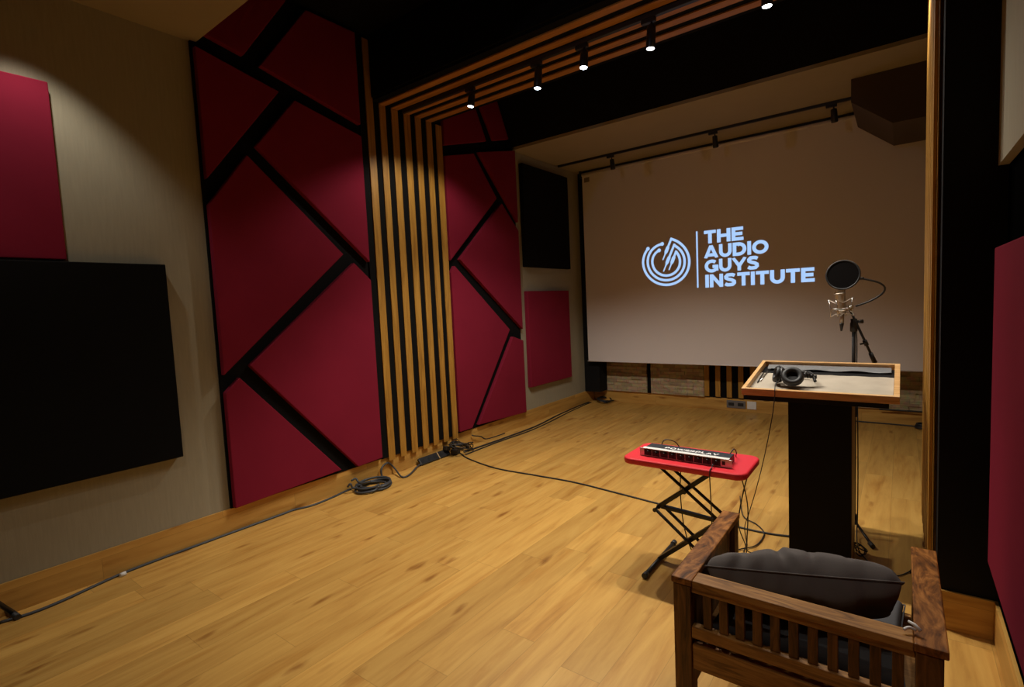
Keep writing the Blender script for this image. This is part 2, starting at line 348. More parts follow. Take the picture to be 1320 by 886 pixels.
# ------------------------------------------------------------------ lights on tracks
bm = B(); box(bm, -3.9, .05, 3.555, 3.59, 3.512, 3.5475); tag(obj('lighting_track', bm, bmetal, None, .003), 'black lighting track along the slatted beam', 'lighting track')
def spot(x, y, zt, zb, tilt, label, lit, group):
    """track head: adaptor on the rail, stem, can, lens ring"""
    t = thing('track_spotlight', label, 'spotlight', (x, y, zt), group)
    bm = B(); box(bm, x-.05, x+.05, y-.016, y+.016, zt-.03, zt); obj('track_adapter', bm, bmetal, t, .003)
    d = Vector((math.sin(tilt[0]), math.sin(tilt[1]), -1)).normalized(); top = Vector((x+.02, y, zt-.03-.02))
    bm = B(); tube(bm, [(x+.02, y, zt-.028), (x+.02, y, zt-.065)], .008); obj('stem', bm, bmetal, t)
    L = zt-.05-zb; p1 = top+d*L
    bm = B(); lathe(bm, [(.020, 0), (.029, .004), (.031, L*.5), (.032, L-.004), (.0285, L), (.0275, L-.006)], top, d); can = obj('lamp_housing', bm, bmetal, t)
    bm = B(); lathe(bm, [(.0265, 0), (.0265, .003), (.02, .0045)], top+d*(L-.0055), d); obj('lens', bm, lens_m if lit else bplast, t)
    return p1+d*.01, d
G = 'lit track spotlights under the slatted beam'
heads = [(-3.03, 3.345, (-.12, -.10), 'lit black track spotlight nearest the slat column'),
         (-2.33, 3.30, (-.05, -.10), 'lit black track spotlight, second from the slat column'),
         (-1.92, 3.33, (.0, -.16), 'lit black track spotlight glaring brightest, middle of the beam'),
         (-1.40, 3.305, (-.05, -.06), 'lit black track spotlight near the photo top, fourth from the slat column'),
         (-.68, 3.32, (0, 0), 'lit track spotlight cut off by the top edge of the photo')]
def lamp(loc, aim, e, size=math.radians(130), blend=.5, r=.03, col=(1, .92, .80)):
    l = bpy.data.lights.new('lamp', 'SPOT'); l.energy = e; l.spot_size = size; l.spot_blend = blend; l.shadow_soft_size = r; l.color = col
    o = bpy.data.objects.new('spot_light', l); C.objects.link(o); o.location = loc
    o.rotation_euler = Vector(aim).to_track_quat('-Z', 'Y').to_euler(); return o
for i, (x, zb, tl, lab) in enumerate(heads):
    p, d = spot(x, 3.572, 3.512, zb, tl, lab, True, G)
    lamp(p, [(-.28, .05, -1), (0, .16, -1), (0, .16, -1), (.10, -.20, -1), (.12, -.22, -1)][i], [52, 105, 130, 105, 55][i], math.radians([124, 118, 120, 128, 128][i]), [.4, .45, .5, .95, .95][i])
bm = B(); box(bm, -3.95, -.39, 6.50, 6.53, 3.535, 3.5645); tag(obj('lighting_track', bm, bmetal, None, .003), 'black lighting track on the beige ceiling before the screen', 'lighting track')
for x, lab in ((-3.13, 'unlit black track head left above the screen'), (-1.80, 'unlit black track head above the middle of the screen'), (-.60, 'unlit black track head beside the dark ceiling duct')):
    spot(x, 6.515, 3.535, 3.35, (.05, .1), lab, False, 'unlit track heads above the screen')

# ------------------------------------------------------------------ ceiling duct at right
bm = B(); prism(bm, [(-.394, 3.5645), (-.394, 3.354), (-.077, 3.088), (.7, 3.088), (.7, 3.5645)], 1, 5.98, 6.93)
tag(obj('ceiling_duct', bm, darkbox, None, .003), 'dark boxed duct with a slanted corner hanging under the rear ceiling', 'ceiling duct')

# ------------------------------------------------------------------ screen with the projected lettering
SYP = 7.05
s = thing('projection_screen', 'wide white pull-down projection screen on the rear wall', 'projection screen', (-1.8, SYP, .69))
bm = B(); box(bm, -3.862, .60, SYP, SYP+.003, .682, 3.50); obj('screen_fabric', bm, screen_m, s)
bm = B(); tube(bm, [(-3.875, SYP+.02, 3.505), (.6, SYP+.02, 3.505)], .028, 14); obj('roller_tube', bm, screen_m, s)
bm = B(); tube(bm, [(-3.875, SYP+.0015, .683), (.6, SYP+.0015, .683)], .007, 8); obj('bottom_bar', bm, screen_m, s)
bm = B(); box(bm, -3.90, -3.872, SYP-.02, SYP+.06, 3.46, 3.56); obj('end_bracket', bm, bmetal, s, .003)
bm = B(); box(bm, -3.87, .6, SYP+.03, SYP+.10, 3.535, 3.5645); obj('black_strip', bm, bmetal, s)  # black strip above the roller tube
brownish = plain('tan_patch_colour', (.20, .155, .10), .8)
bm = B(); box(bm, -3.83, -3.74, SYP-.0008, SYP, 3.385, 3.455); obj('tan_patch', bm, brownish, s, label='tan patch at the top left corner of the screen')  # small flat patch of tan colour on the fabric

YL = SYP-.0015
logo = thing('projected_logo', 'pale blue institute logo and lettering glowing on the screen', 'projected logo', (-1.9, YL, 2.1))
def sz(px, py): p = at(px, py, 1, YL); return Vector((p.x, p.z))
def flat(bm, pts, y=YL): bm.faces.new([bm.verts.new((p[0], y, p[1])) for p in pts])
def stroke2(bm, pts, w, ws=None, y=YL):
    """flat ribbon along 2D points with mitred sides"""
    pts = [Vector(p) for p in pts]; n = len(pts); L = []; Rr = []
    for i, p in enumerate(pts):
        a = (p-pts[i-1]).normalized() if i else None; b = (pts[i+1]-p).normalized() if i < n-1 else None
        if a is None: a = b
        if b is None: b = a
        t = (a+b); t = t.normalized() if t.length > 1e-6 else a
        nn = Vector((-t.y, t.x)); k = 1/max(.4, nn.dot(Vector((-a.y, a.x)))); h = (ws[i] if ws else w)/2*k
        L.append(p+nn*h); Rr.append(p-nn*h)
    LV = [bm.verts.new((p.x, y, p.y)) for p in L]; RV = [bm.verts.new((p.x, y, p.y)) for p in Rr]
    for i in range(n-1): bm.faces.new((LV[i], LV[i+1], RV[i+1], RV[i]))
# emblem: three rings that turn into jack plugs
def em(u, v): return sz(820+u/8.86, 280+v/8.86)
bm = B(); cx, cy = 343, 510
plugs = [((135, 362), (400, 250), (305, 490), 264, .40, .70), ((297, 307), (432, 322), (312, 622), 211, .47, .73), ((262, 380), (455, 395), (375, 605), 158, .30, .66)]
for st, pk, tip, R, f0, f1 in plugs:
    a0 = math.atan2(st[1]-cy, st[0]-cx); a1 = math.atan2(pk[1]-cy, pk[0]-cx); a1e = a1
    # from start go anticlockwise on the page (through left, bottom, right) to the peak
    a0 = a0 if a0 > 0 else a0+2*PI
    a1 = a1 if a1 < a0 else a1-2*PI
    if a1 > 0: a1 -= 2*PI
    pts = []
    n = 56
    rs = math.hypot(st[0]-cx, st[1]-cy); re = math.hypot(pk[0]-cx, pk[1]-cy)
    for i in range(n+1):
        t = i/n; aa = a0+(a1-a0)*t
        rr = R+(rs-R)*max(0, 1-t*8)+(re-R)*max(0, (t-.9)*10)
        pts.append(em(cx+rr*math.cos(aa), cy+rr*math.sin(aa)))
    stroke2(bm, pts, .033)
    dx, dy = tip[0]-pk[0], tip[1]-pk[1]
    P = lambda t: em(pk[0]+dx*t, pk[1]+dy*t)
    stroke2(bm, [P(-.06), P(f0-.05), P(f0), P(f1-.08), P(f1), P(f1+.04), P(1)], .02, [.030, .030, .046, .046, .026, .018, .015])
    d0 = em(*st); k = 14; flat(bm, [(d0.x+.026*math.cos(2*PI*i/k), d0.y+.026*math.sin(2*PI*i/k)) for i in range(k)])
obj('emblem', bm, logo_m, logo)
bm = B(); box(bm, -2.186, -2.166, YL-.0003, YL, 1.718, 2.461); obj('divider_line', bm, logo_m, logo)

# letters: bold geometric capitals drawn as strokes in a box 1 high
def arc(cx, cy, rx, ry, a0, a1, n=14): return [(cx+rx*math.cos(math.radians(a0+(a1-a0)*i/n)), cy+ry*math.sin(math.radians(a0+(a1-a0)*i/n))) for i in range(n+1)]
T = .245; h = T/2
GL = {
 'T': (.80, [[(0, 1-h), (.80, 1-h)], [(.40, 1-h), (.40, 0)]]),
 'H': (.88, [[(h, 0), (h, 1)], [(.88-h, 0), (.88-h, 1)], [(h, .5), (.88-h, .5)]]),
 'E': (.76, [[(h, 0), (h, 1)], [(h, 1-h), (.74, 1-h)], [(h, .5), (.69, .5)], [(h, h), (.76, h)]]),
 'A': (1.0, [[(.10, 0), (.5, .99)], [(.90, 0), (.5, .99)], [(.22, .25), (.78, .25)]]),
 'U': (.88, [[(h, 1)]+arc(.44, .44, .44-h, .44-h, 180, 360)+[(.88-h, 1)]]),
 'D': (.92, [[(h, 0), (h, 1)], [(h, 1-h), (.40, 1-h)]+arc(.40, .5, .52-h, .5-h, 90, -90)+[(h, h)]]),
 'I': (.24, [[(.12, 0), (.12, 1)]]),
 'O': (1.06, [arc(.53, .5, .53-h, .5-h, 0, 360, 28)]),
 'G': (.98, [arc(.52, .5, .52-h, .5-h, 48, 318, 22), [(.88, .12), (.88, .50)], [(.58, .46), (.985, .46)]]),
 'Y': (.94, [[(.06, 1), (.47, .36)], [(.88, 1), (.47, .36)], [(.47, .46), (.47, 0)]]),
 'S': (.80, [[(.70, .80), (.56, .875), (.40, 1-h), (.24, .87), (.13, .75), (.14, .64), (.28, .555), (.52, .475), (.65, .38), (.665, .25), (.56, .14), (.40, h), (.22, .125), (.07, .21)]]),
 'N': (.90, [[(h, 0), (h, 1)], [(.90-h, 0), (.90-h, 1)], [(h, .95), (.90-h, .05)]]),
 'P': (.82, [[(h, 0), (h, 1)], [(h, 1-h), (.45, 1-h)]+arc(.45, .64, .37-h, .36-h, 90, -90)+[(h, .28+h-.02)]]),
 'W': (1.36, [[(.08, 1), (.38, 0)], [(.38, 0), (.68, 1)], [(.68, 1), (.98, 0)], [(.98, 0), (1.28, 1)]]),
 'R': (.86, [[(h, 0), (h, 1)], [(h, 1-h), (.45, 1-h)]+arc(.45, .65, .37-h, .35-h, 90, -90)+[(h, .3+h-.02)], [(.42, .36), (.72, 0)]]),
 'L': (.72, [[(h, 0), (h, 1)], [(h, h), (.72, h)]]),
}
def word(bm, text, place, gap=.07, tot=None):
    """place(u, v) puts a point of a line (u across 0..1, v up 0..1)"""
    W = sum(GL[c][0] for c in text)+gap*(len(text)-1); x = 0
    for c in text:
        w, sts = GL[c]
        for st in sts:
            pts = [Vector(p) for p in st]; n = len(pts); L = []; R = []
            for i, p in enumerate(pts):
                a = (p-pts[i-1]).normalized() if i else None; b = (pts[i+1]-p).normalized() if i < n-1 else None
                if a is None: a = b
                if b is None: b = a
                if c == 'O' and i in (0, n-1): a = b = Vector((0, 1))
                t = (a+b).normalized(); nn = Vector((-t.y, t.x)); k = 1/max(.6, nn.dot(Vector((-a.y, a.x))))
                L.append(p+nn*h*k); R.append(p-nn*h*k)
            LV = [bm.verts.new(place((x+q.x)/W, min(1, max(0, q.y)))) for q in L]; RV = [bm.verts.new(place((x+q.x)/W, min(1, max(0, q.y)))) for q in R]
            for i in range(n-1): bm.faces.new((LV[i], LV[i+1], RV[i+1], RV[i]))
        x += w+gap
for text, x0, x1, z0, z1 in (('THE', -2.083, -1.597, 2.286, 2.455), ('AUDIO', -2.085, -1.311, 2.093, 2.262), ('GUYS', -2.081, -1.420, 1.905, 2.074), ('INSTITUTE', -2.076, -.819, 1.712, 1.881)):
    bm = B(); word(bm, text, lambda u, v: (x0+(x1-x0)*u, YL, z0+(z1-z0)*v)); obj('lettering', bm, logo_m, logo)

# ------------------------------------------------------------------ rear wall below the screen
def mos(x0, x1, label):
    t = thing('wood_mosaic_panel', label, 'wall panel', ((x0+x1)/2, YB-.03, .2), 'reclaimed wood mosaic panels under the screen')
    bm = B(); box(bm, x0, x1, YB-.045, YB-.001, .178, 1.3); obj('panel_board', bm, mosaic, t)
    z = .178
    bm = B(); rng = random.Random(int(abs(x0)*100)); z = .18
    while z < .72:
        x = x0+.003; hh = .05
        while x < x1-.02:
            w = min(rng.uniform(.10, .26), x1-.003-x)
            if rng.random() < .65: box(bm, x, x+w-.002, YB-.045-rng.uniform(.003, .016), YB-.0452, z, z+hh-.002)
            x += w
        z += hh
    obj('raised_blocks', bm, mosaic, t)
mos(-3.735, -3.07, 'patchwork wood mosaic panel under the screen, nearest the corner cable pile')
mos(-3.01, -2.225, 'patchwork wood mosaic panel under the screen, beside the low rear slats')
mos(-.55, .85, 'dim patchwork wood mosaic panel under the screen, behind the lectern')
bm = B(); box(bm, -3.062, -3.018, YB-.05, YB-.001, .178, 1.3); struct('trim_7', bm, black_p)
c = thing('slat_cladding', 'low dark-backed slats under the screen between the mosaic panels', 'wall cladding', (-1.5, YB-.03, .18))
bm = B(); box(bm, -2.222, -.555, YB-.02, YB-.001, .178, 1.3); obj('backing_board', bm, black_p, c)
for i in range(11):
    x = -2.221+i*.1505; bm = B(); box(bm, x, x+.066, YB-.048, YB-.0205, .19, 1.3); obj('slat', bm, slat_m, c, .002)
def outlet(x0, x1, z0, z1, m, label):
    t = thing('wall_outlet', label, 'outlet', ((x0+x1)/2, YB-.02, z0))
    bm = B(); box(bm, x0, x1, YB-.026, YB-.0145, z0, z1); obj('face_plate', bm, m, t, .003)
    n = max(1, round((x1-x0)/.11)); w = (x1-x0)/n
    for k in range(n):
        bm = B(); box(bm, x0+w*k+w*.2, x0+w*k+w*.8, YB-.030, YB-.0262, z0+.03, z1-.03); obj('socket', bm, bplast if m is not white_p else white_p, t, .003)
grey_pl = plain('grey_outlet_plastic', (.16, .145, .14), .5)
outlet(-1.93, -1.685, .045, .150, grey_pl, 'grey double socket plate on the rear skirting')
outlet(-1.665, -1.55, .045, .150, white_p, 'pale single plate on the rear skirting beside the grey sockets')

# ------------------------------------------------------------------ lectern
t = thing('lectern', 'black lectern with a tilted oak-framed tray top', 'lectern', (-.376, 3.53, 0))
oakedge = grainwood('pale_board_edge', (.22, .14, .06), (.30, .20, .09), (.36, .24, .12))
bm = B(); box(bm, -.538, -.219, 3.42, 3.425, 0, 1.0); box(bm, -.538, -.219, 3.425, 3.64, 0, 1.0); obj('column', bm, black_w, t, .002)
bm = B(); box(bm, -.2189, -.216, 3.425, 3.64, 0, 1.0); obj('side_edge_board', bm, oakedge, t, label='pale brown side board of the black column')
TA = math.atan2(1.136-1.037, 3.90-3.285)
TM = Matrix.Translation((-.386, 3.285, 1.037)) @ Matrix.Rotation(TA, 4, 'X')   # tray frame: x across, y up the slope, z above rim
D = .625; HW = .383
bm = B(); box(bm, -HW+.03, HW-.045, .015, D-.03, -.075, -.0425, TM); obj('support_plate', bm, black_w, t, .002)
fr = 0.022
for (a0, a1, b0, b1) in ((-HW, HW, 0, fr), (-HW, HW, D-fr, D), (-HW, -HW+fr, fr, D-fr), (HW-fr-.004, HW, fr, D-fr)):
    bm = B(); box(bm, a0, a1, b0, b1, -.042, 0, TM); obj('frame_rail', bm, ltop, t, .0015)
bm = B(); box(bm, -HW+fr, HW-fr-.004, fr, D-fr, -.0415, -.036, TM); obj('tray_base', bm, black_w, t)
bm = B(); 
nx, ny = 40, 24
g = {}
for i in range(nx+1):
    for j in range(ny+1):
        x = -HW+fr+.002+(2*HW-2*fr-.008)*i/nx; y = fr+.001+(D-2*fr-.17)*j/ny
        ww = .002*noise.noise(Vector((x*9, y*9, 1)))+.0012*noise.noise(Vector((x*30, y*30, 4)))
        if j == ny: y += .015*noise.noise(Vector((x*12, 0, 3)))
        g[i, j] = bm.verts.new(TM @ Vector((x, y, -.032+ww)))
for i in range(nx):
    for j in range(ny):
        f = bm.faces.new((g[i, j], g[i+1, j], g[i+1, j+1], g[i, j+1])); f.smooth = True
obj('felt_lining', bm, felt, t)
# glossy film strip lying along the back of the tray
bm = B(); pts = []
prev = None
for i in range(25):
    x = -HW+fr+.03+(2*HW-2*fr-.05)*i/24
    w = .004*math.sin(i*.8)
    row = [bm.verts.new(TM @ Vector((x, D-fr-.012-yy, -.030+zz+w*kk))) for yy, zz, kk in ((0, .012, 0), (.03, .020, .3), (.06, .016, .6), (.085, .006, 1))]
    if prev:
        for k in range(3):
            f = bm.faces.new((prev[k], row[k], row[k+1], prev[k+1])); f.smooth = True
    prev = row
tag(obj('plastic_sleeve', bm, plastic_film), 'glossy clear plastic sleeve lying along the back of the lectern tray', 'plastic sleeve')
bm = B(); box(bm, -HW+fr+.12, -HW+fr+.136, .10, .30, -.0275, -.020, TM @ Matrix.Rotation(0, 4, 'Z')); 
bm.free()
bm = B(); MM = TM @ Matrix.Translation((-HW+.046, .30, -.026)) @ Matrix.Rotation(math.radians(1), 4, 'Z')
tube(bm, [MM @ Vector((0, -.09, 0)), MM @ Vector((0, .12, 0))], .004, 8); obj_p = obj('pen', bm, bplast)
tag(obj_p, 'thin black pen lying by the left rim of the lectern tray', 'pen')
bm = B(); MM = TM @ Matrix.Translation((-HW+.060, .33, -.0265)) @ Matrix.Rotation(math.radians(-1), 4, 'Z')
tube(bm, [MM @ Vector((0, -.09, 0)), MM @ Vector((0, .12, 0))], .0032, 8); tag(obj('pen', bm, chrome), 'thin silver pen beside the black pen in the lectern tray', 'pen')

# headphones on the felt
hp = thing('headphones', 'black over-ear headphones lying on the lectern tray', 'headphones', TM @ Vector((-.14, .17, -.03)))
def cup(c, ax, R, first):
    ax = Vector(ax).normalized(); c = Vector(c)
    bm = B(); lathe(bm, [(R*.55, -.028), (R*.82, -.024), (R*.97, -.010), (R, .0), (R*.96, .004)], c, ax); o = obj('ear_cup', bm, bplast, hp)
    bm = B(); ring(bm, c+ax*.010, R*.74, R*.27, ax, 32, 12); obj('ear_pad', bm, plain('leatherette', (.012, .012, .013), .5), o)
    bm = B(); ring(bm, c-ax*.004, R*.99, .0028, ax, 32, 8); obj('trim_ring', bm, plain('grey_trim', (.10, .10, .105), .35), o)
    bm = B(); lathe(bm, [(R*.5, -.001), (R*.5, .003)], c, ax); obj('driver_cover', bm, mesh_b, o)
hc = at(1021.5, 486, 1, 3.44); hc2 = at(1003.5, 483, 1, 3.48)
cup(hc, (.10, -.75, .55), .059, True)
cup(hc2, (-.9, -.3, .25), .052, False)
n1 = Vector(hc)+Vector((.048, .02, .012)); e1 = at(1047, 484, 1, 3.50); e2 = at(1051, 492, 1, 3.46)
bm = B()
bp = smooth_path([hc2+Vector((0, .02, .045)), at(1008, 477, 1, 3.56), at(1022, 478, 1, 3.62), at(1040, 480, 1, 3.60), e1, e2], 6)
tube(bm, bp, .0085, 8); obj('headband', bm, bplast, hp)
bm = B()
for k in range(5):
    p = n1.lerp(at(1051, 486, 1, 3.49), k/4); r = .017-.0012*k
    tube(bm, [p-Vector((.010, 0, 0)), p+Vector((.008, 0, 0))], [r, r*.9], 10)
obj('headband_hinge', bm, bplast, hp)
bm = B(); tube(bm, [hc+Vector((.052, 0, -.012)), at(1040, 479, 1, 3.47), at(1049, 483, 1, 3.46)], .0035, 8, 5); obj('yoke', bm, plain('grey_yoke', (.07, .07, .075), .35), hp)
bm = B()
fx = at(999, 503, 1, 3.287)
tube(bm, [hc2+Vector((.0, -.02, -.03)), at(1000, 495, 1, 3.36), fx+Vector((0, -.004, .006)), fx+Vector((0, -.012, -.04)), at(995, 540, 1, 3.27), at(985, 590, 1, 3.27), at(975, 630, 1, 3.28), at(966, 660, 1, 3.32), at(960, 680, 1, 3.42), at(962, 700, 1, 3.42), at(958, 712, 2, .01)], .0028, 6, 7)
obj('cord', bm, brub, hp)

# ------------------------------------------------------------------ microphone stand, microphone, pop filter
SX = at(1100.5, 440, 1, 3.98).x; SYY = 3.98
ms = thing('microphone_stand', 'black tripod microphone boom stand behind the lectern', 'microphone stand', (SX, SYY, 0))
ptop = at(1100, 411, 1, SYY)
bm = B(); tube(bm, [(SX, SYY, .07), (SX, SYY, .80)], .014, 12); obj('lower_tube', bm, bmetal, ms)
bm = B(); tube(bm, [(SX, SYY, .80), (SX, SYY, ptop.z-.02)], .0105, 12); obj('upper_tube', bm, bmetal, ms)
bm = B(); lathe(bm, [(.018, .77), (.022, .775), (.022, .84), (.017, .85)], (SX, SYY, 0)); obj('height_clutch', bm, bmetal, ms)
bm = B(); lathe(bm, [(.016, ptop.z-.085), (.021, ptop.z-.08), (.021, ptop.z-.03), (.017, ptop.z-.02), (.019, ptop.z)], (SX, SYY, 0)); obj('boom_clamp', bm, bmetal, ms)
bm = B(); tube(bm, [(SX+.01, SYY, ptop.z-.02), (SX+.05, SYY-.01, ptop.z-.018)], [.008, .013], 10); obj('clamp_knob', bm, bmetal, ms)
b0 = at(1096, 400, 1, SYY-.02); b1 = at(1128, 468, 1, SYY+.03)
bm = B(); tube(bm, [b0, b1], .0075, 10); obj('boom_arm', bm, bmetal, ms)
bd = (b1-b0).normalized()
bm = B(); tube(bm, [b1-bd*.07, b1], [.012, .014], 10); obj('counterweight_grip', bm, bmetal, ms)
bm = B(); q = b0.lerp(b1, .62); tube(bm, [q-bd*.018, q+bd*.018], .013, 10); tube(bm, [q, q+Vector((-.03, 0, -.01))], .006, 8); obj('cable_clip', bm, bmetal, ms)
bm = B(); lathe(bm, [(.016, .05), (.026, .06), (.026, .11), (.016, .12)], (SX, SYY, 0)); obj('hub', bm, bmetal, ms)
ft = at(1124.5, 704, 2, .018)
v0 = Vector((ft.x-SX, ft.y-SYY, 0)); 
for k in range(3):
    v = Matrix.Rotation(math.radians((0, -105, 160)[k]), 3, 'Z') @ v0; e = Vector((SX, SYY, .016))+v
    bm = B(); tube(bm, [(SX+v.x*.07, SYY+v.y*.07, .08), e], .008, 8); l = obj('leg', bm, bmetal, ms)
    bm = B(); tube(bm, [e-v.normalized()*.03+Vector((0, 0, .006)), e+v.normalized()*.01], .0145, 10); obj('rubber_foot', bm, brub, l)

MY = 3.95
mc = thing('studio_microphone', 'nickel large-diaphragm studio microphone in a chrome spider mount', 'microphone', at(1082, 408, 1, MY))
mt = at(1081, 361, 1, MY); mb = at(1085, 404, 1, MY)
ax = (mb-mt).normalized(); L = (mb-mt).length
bm = B(); lathe(bm, [(.012, 0), (.028, .006), (.031, .02), (.031, L*.40)], mt, ax); obj('grille', bm, plain('nickel_mesh', (.30, .25, .2), .5, metal=.7, bump=.8, bscale=600), mc)
bm = B(); lathe(bm, [(.0325, L*.40), (.0325, L*.43), (.029, L*.45), (.0285, L*.93), (.022, L)], mt, ax); obj('body', bm, nickel, mc)
x1 = at(1085.5, 405, 1, MY); x2 = at(1085, 417, 1, MY); x3 = at(1084.5, 427, 1, MY)
bm = B(); tube(bm, [x1, x1.lerp(x2, .3), x2], [.012, .0125, .012], 12); obj('connector_collar', bm, nickel, mc)
bm = B(); tube(bm, [x2, x2.lerp(x3, .2), x3], [.013, .012, .005], 12); obj('xlr_connector', bm, bplast, mc)
# spider mount: two wire rings, angled posts, zig-zag elastic
cu = mt+ax*(L*.50); cl = mt+ax*(L*.98); cm = mt+ax*(L*.86)
sm = thing('shock_mount', 'chrome spider shock mount with pale elastic cords around the microphone', 'shock mount', cm)
bm = B(); ring(bm, cm, .063, .0035, -ax, 36, 8); mr = obj('mount_ring', bm, chrome, sm)
bm = B(); ring(bm, cm+ax*.012, .036, .0035, -ax, 30, 8); obj('inner_ring', bm, chrome, sm)
o1 = ax.orthogonal().normalized(); o2 = ax.cross(o1)
posts = []
for k in range(4):
    a = PI/4+PI/2*k+.25
    dd = o1*math.cos(a)+o2*math.sin(a)
    pu = cm+dd*.068-ax*.062; pl = cm+dd*.066+ax*.050; pm = cm+dd*.060
    posts.append((pu, pl, dd))
    bm = B(); tube(bm, [pu, pm, pl], .0032, 8); tube(bm, [pu-dd*.008+o2*.0, pu+dd*.008], .0026, 6); tube(bm, [pl-dd*.008, pl+dd*.008], .0026, 6); obj('post', bm, chrome, sm)
for sgn, off, idx in ((-1, -.036, 0), (1, .030, 1)):
    bm = B()
    for k in range(4):
        p = posts[k][idx]; q = posts[(k+1) % 4][idx]
        m_ = cm+ax*off+((p+q)/2-cm-(ax*((p+q)/2-cm).dot(ax))).normalized()*.032
        tube(bm, [p, m_, q], .0019, 6)
    obj('elastic_cord', bm, elastic, sm)
jn = at(1096, 396, 1, MY)
bm = B(); tube(bm, [cm+Vector((.058, .0, 0)), jn, b0+bd*.02], .0065, 10); tube(bm, [jn-Vector((.012, 0, 0)), jn+Vector((.018, 0, .002))], .011, 10); obj('swivel_joint', bm, chrome, sm)

pf = thing('pop_filter', 'round black pop filter on a curved gooseneck in front of the microphone', 'pop filter', at(1086.5, 354.5, 1, 3.86))
pc = at(1086.5, 354.5, 1, 3.86); nrm = (Vector((0, 0, EYE))-pc); nrm.z = 0; nrm = (nrm.normalized()+Vector((-.15, 0, .15))).normalized()
bm = B(); ring(bm, pc,   .0895, .0055, nrm, 48, 8); obj('hoop', bm, bplast, pf)
bm = B(); lathe(bm, [(.087, -.0012), (.087, .0012)], pc, nrm, 40); obj('mesh_disc', bm, mesh_b, pf)
cp = at(1109.5, 359, 1, 3.86)
bm = B(); tube(bm, [cp-Vector((.012, 0, 0)), cp+Vector((.016, .004, -.001))], [.010, .008], 10); obj('hoop_clip', bm, bplast, pf)
bm = B(); tube(bm, [cp, at(1122, 361.5, 1, 3.87), at(1134, 365, 1, 3.89), at(1140.5, 371, 1, 3.91), at(1137, 379, 1, 3.93), at(1122, 388, 1, 3.95), at(1103, 395, 1, 3.96)], .0058, 8, 7); obj('gooseneck', bm, bplast, pf)

# microphone cable down the stand
cblp = [at(1103, 414, 1, 4.0), at(1104.5, 440, 1, 4.0), at(1104.5, 475, 1, 4.0), at(1105.5, 530, 1, 3.97), at(1106, 600, 1, 3.92), at(1105.5, 660, 1, 3.90), at(1104.5, 690, 1, 3.86), at(1106, 706, 2, .10), at(1110, 714, 2, .012), at(1117, 722, 2, .008), at(1124, 730, 2, .008), at(1140, 741, 2, .008), at(1160, 742, 2, .008), at(1178, 734, 2, .01)]
bm = B(); tube(bm, cblp, .0034, 6, 7); tag(obj('microphone_cable', bm, brub), 'thin black cable running down from the microphone stand', 'cable')
bm = B(); p = at(1174, 738, 2, .012); q = at(1182, 727, 2, .012); tube(bm, [p, p.lerp(q, .6), q], [.006, .011, .012], 10); tag(obj('cable_plug', bm, bplast), 'black cable plug on the floor beside the right pillar', 'cable plug')
bm = B()
for k in range(3):
    c0 = at(1109, 716, 2, 0); R = .028+.008*k
    tube(bm, [(c0.x+R*.8*math.cos(a*PI/6+k), c0.y+R*math.sin(a*PI/6+k), .008+.012*k+.02*(1+math.sin(a*PI/6))) for a in range(13)], .0034, 6, 3)
tag(obj('cable_coil', bm, brub), 'small tangle of black cable at the foot of the microphone stand', 'cable')

# ------------------------------------------------------------------ red scissor-leg table with the rack unit
TX0, TX1, TY0, TY1, TZ = -1.312, -.628, 2.742, 3.125, .68
tb = thing('folding_table', 'small red-topped table on black scissor legs', 'table', ((TX0+TX1)/2, (TY0+TY1)/2, 0))
def rrect(x0, x1, y0, y1, r, n=8):
    out = []
    for cx_, cy_, a in ((x1-r, y1-r, 0), (x0+r, y1-r, 90), (x0+r, y0+r, 180), (x1-r, y0+r, 270)):
        out += [(cx_+r*math.cos(math.radians(a+90*i/n)), cy_+r*math.sin(math.radians(a+90*i/n))) for i in range(n+1)]
    return out
bm = B(); prism(bm, rrect(TX0, TX1, TY0, TY1, .062), 2, TZ-.036, TZ); obj('table_top', bm, redtop, tb, .010, 3)
bm = B(); box(bm, TX0+.05, TX1-.05, TY0+.04, TY1-.04, TZ-.044, TZ-.0365); obj('underside_board', bm, bplast, tb, .004)
yc = 2.933
zf, zm, zt = .022, .345, .628; xl, xr = -1.165, -.79
def flatbar(bm, p, q, y0, y1, w):
    p = Vector(p); q = Vector(q); d = (q-p).normalized(); n = Vector((-d.y, d.x))*w/2
    prism(bm, [tuple(p+n), tuple(q+n), tuple(q-n), tuple(p-n)], 1, y0, y1)
for i, (p, q, kind) in enumerate((((xl+.00, zf), (xr, zm), 0), ((xr, zf+.02), (xl, zm), 1), ((xl, zm), (xr-.03, zt), 0), ((xr, zm), (xl+.01, zt), 1))):
    if kind == 0:
        bm = B(); flatbar(bm, p, q, yc-.024, yc+.024, .024); obj('scissor_bar', bm, bmetal, tb, .003)
    else:
        for s in (-1, 1):
            bm = B(); y = yc+s*.048; tube(bm, [(p[0], y, p[1]), (q[0], y, q[1])], .0095, 8); obj('scissor_bar', bm, bmetal, tb)
for (x, z) in ((xl, zm), (xr, zm), ((xl+xr)/2, (zf+zm)/2+.008), ((xl+xr)/2-.008, (zm+zt)/2)):
    bm = B(); tube(bm, [(x, yc-.062, z), (x, yc+.062, z)], .007, 10); tube(bm, [(x, yc-.066, z), (x, yc-.058, z)], .012, 10); obj('pivot_bolt', bm, bmetal, tb)
bm = B(); flatbar(bm, (xl+.02, zm+.005), (xr, zm-.015), yc-.012, yc+.012, .020); obj('cross_link', bm, bmetal, tb, .002)
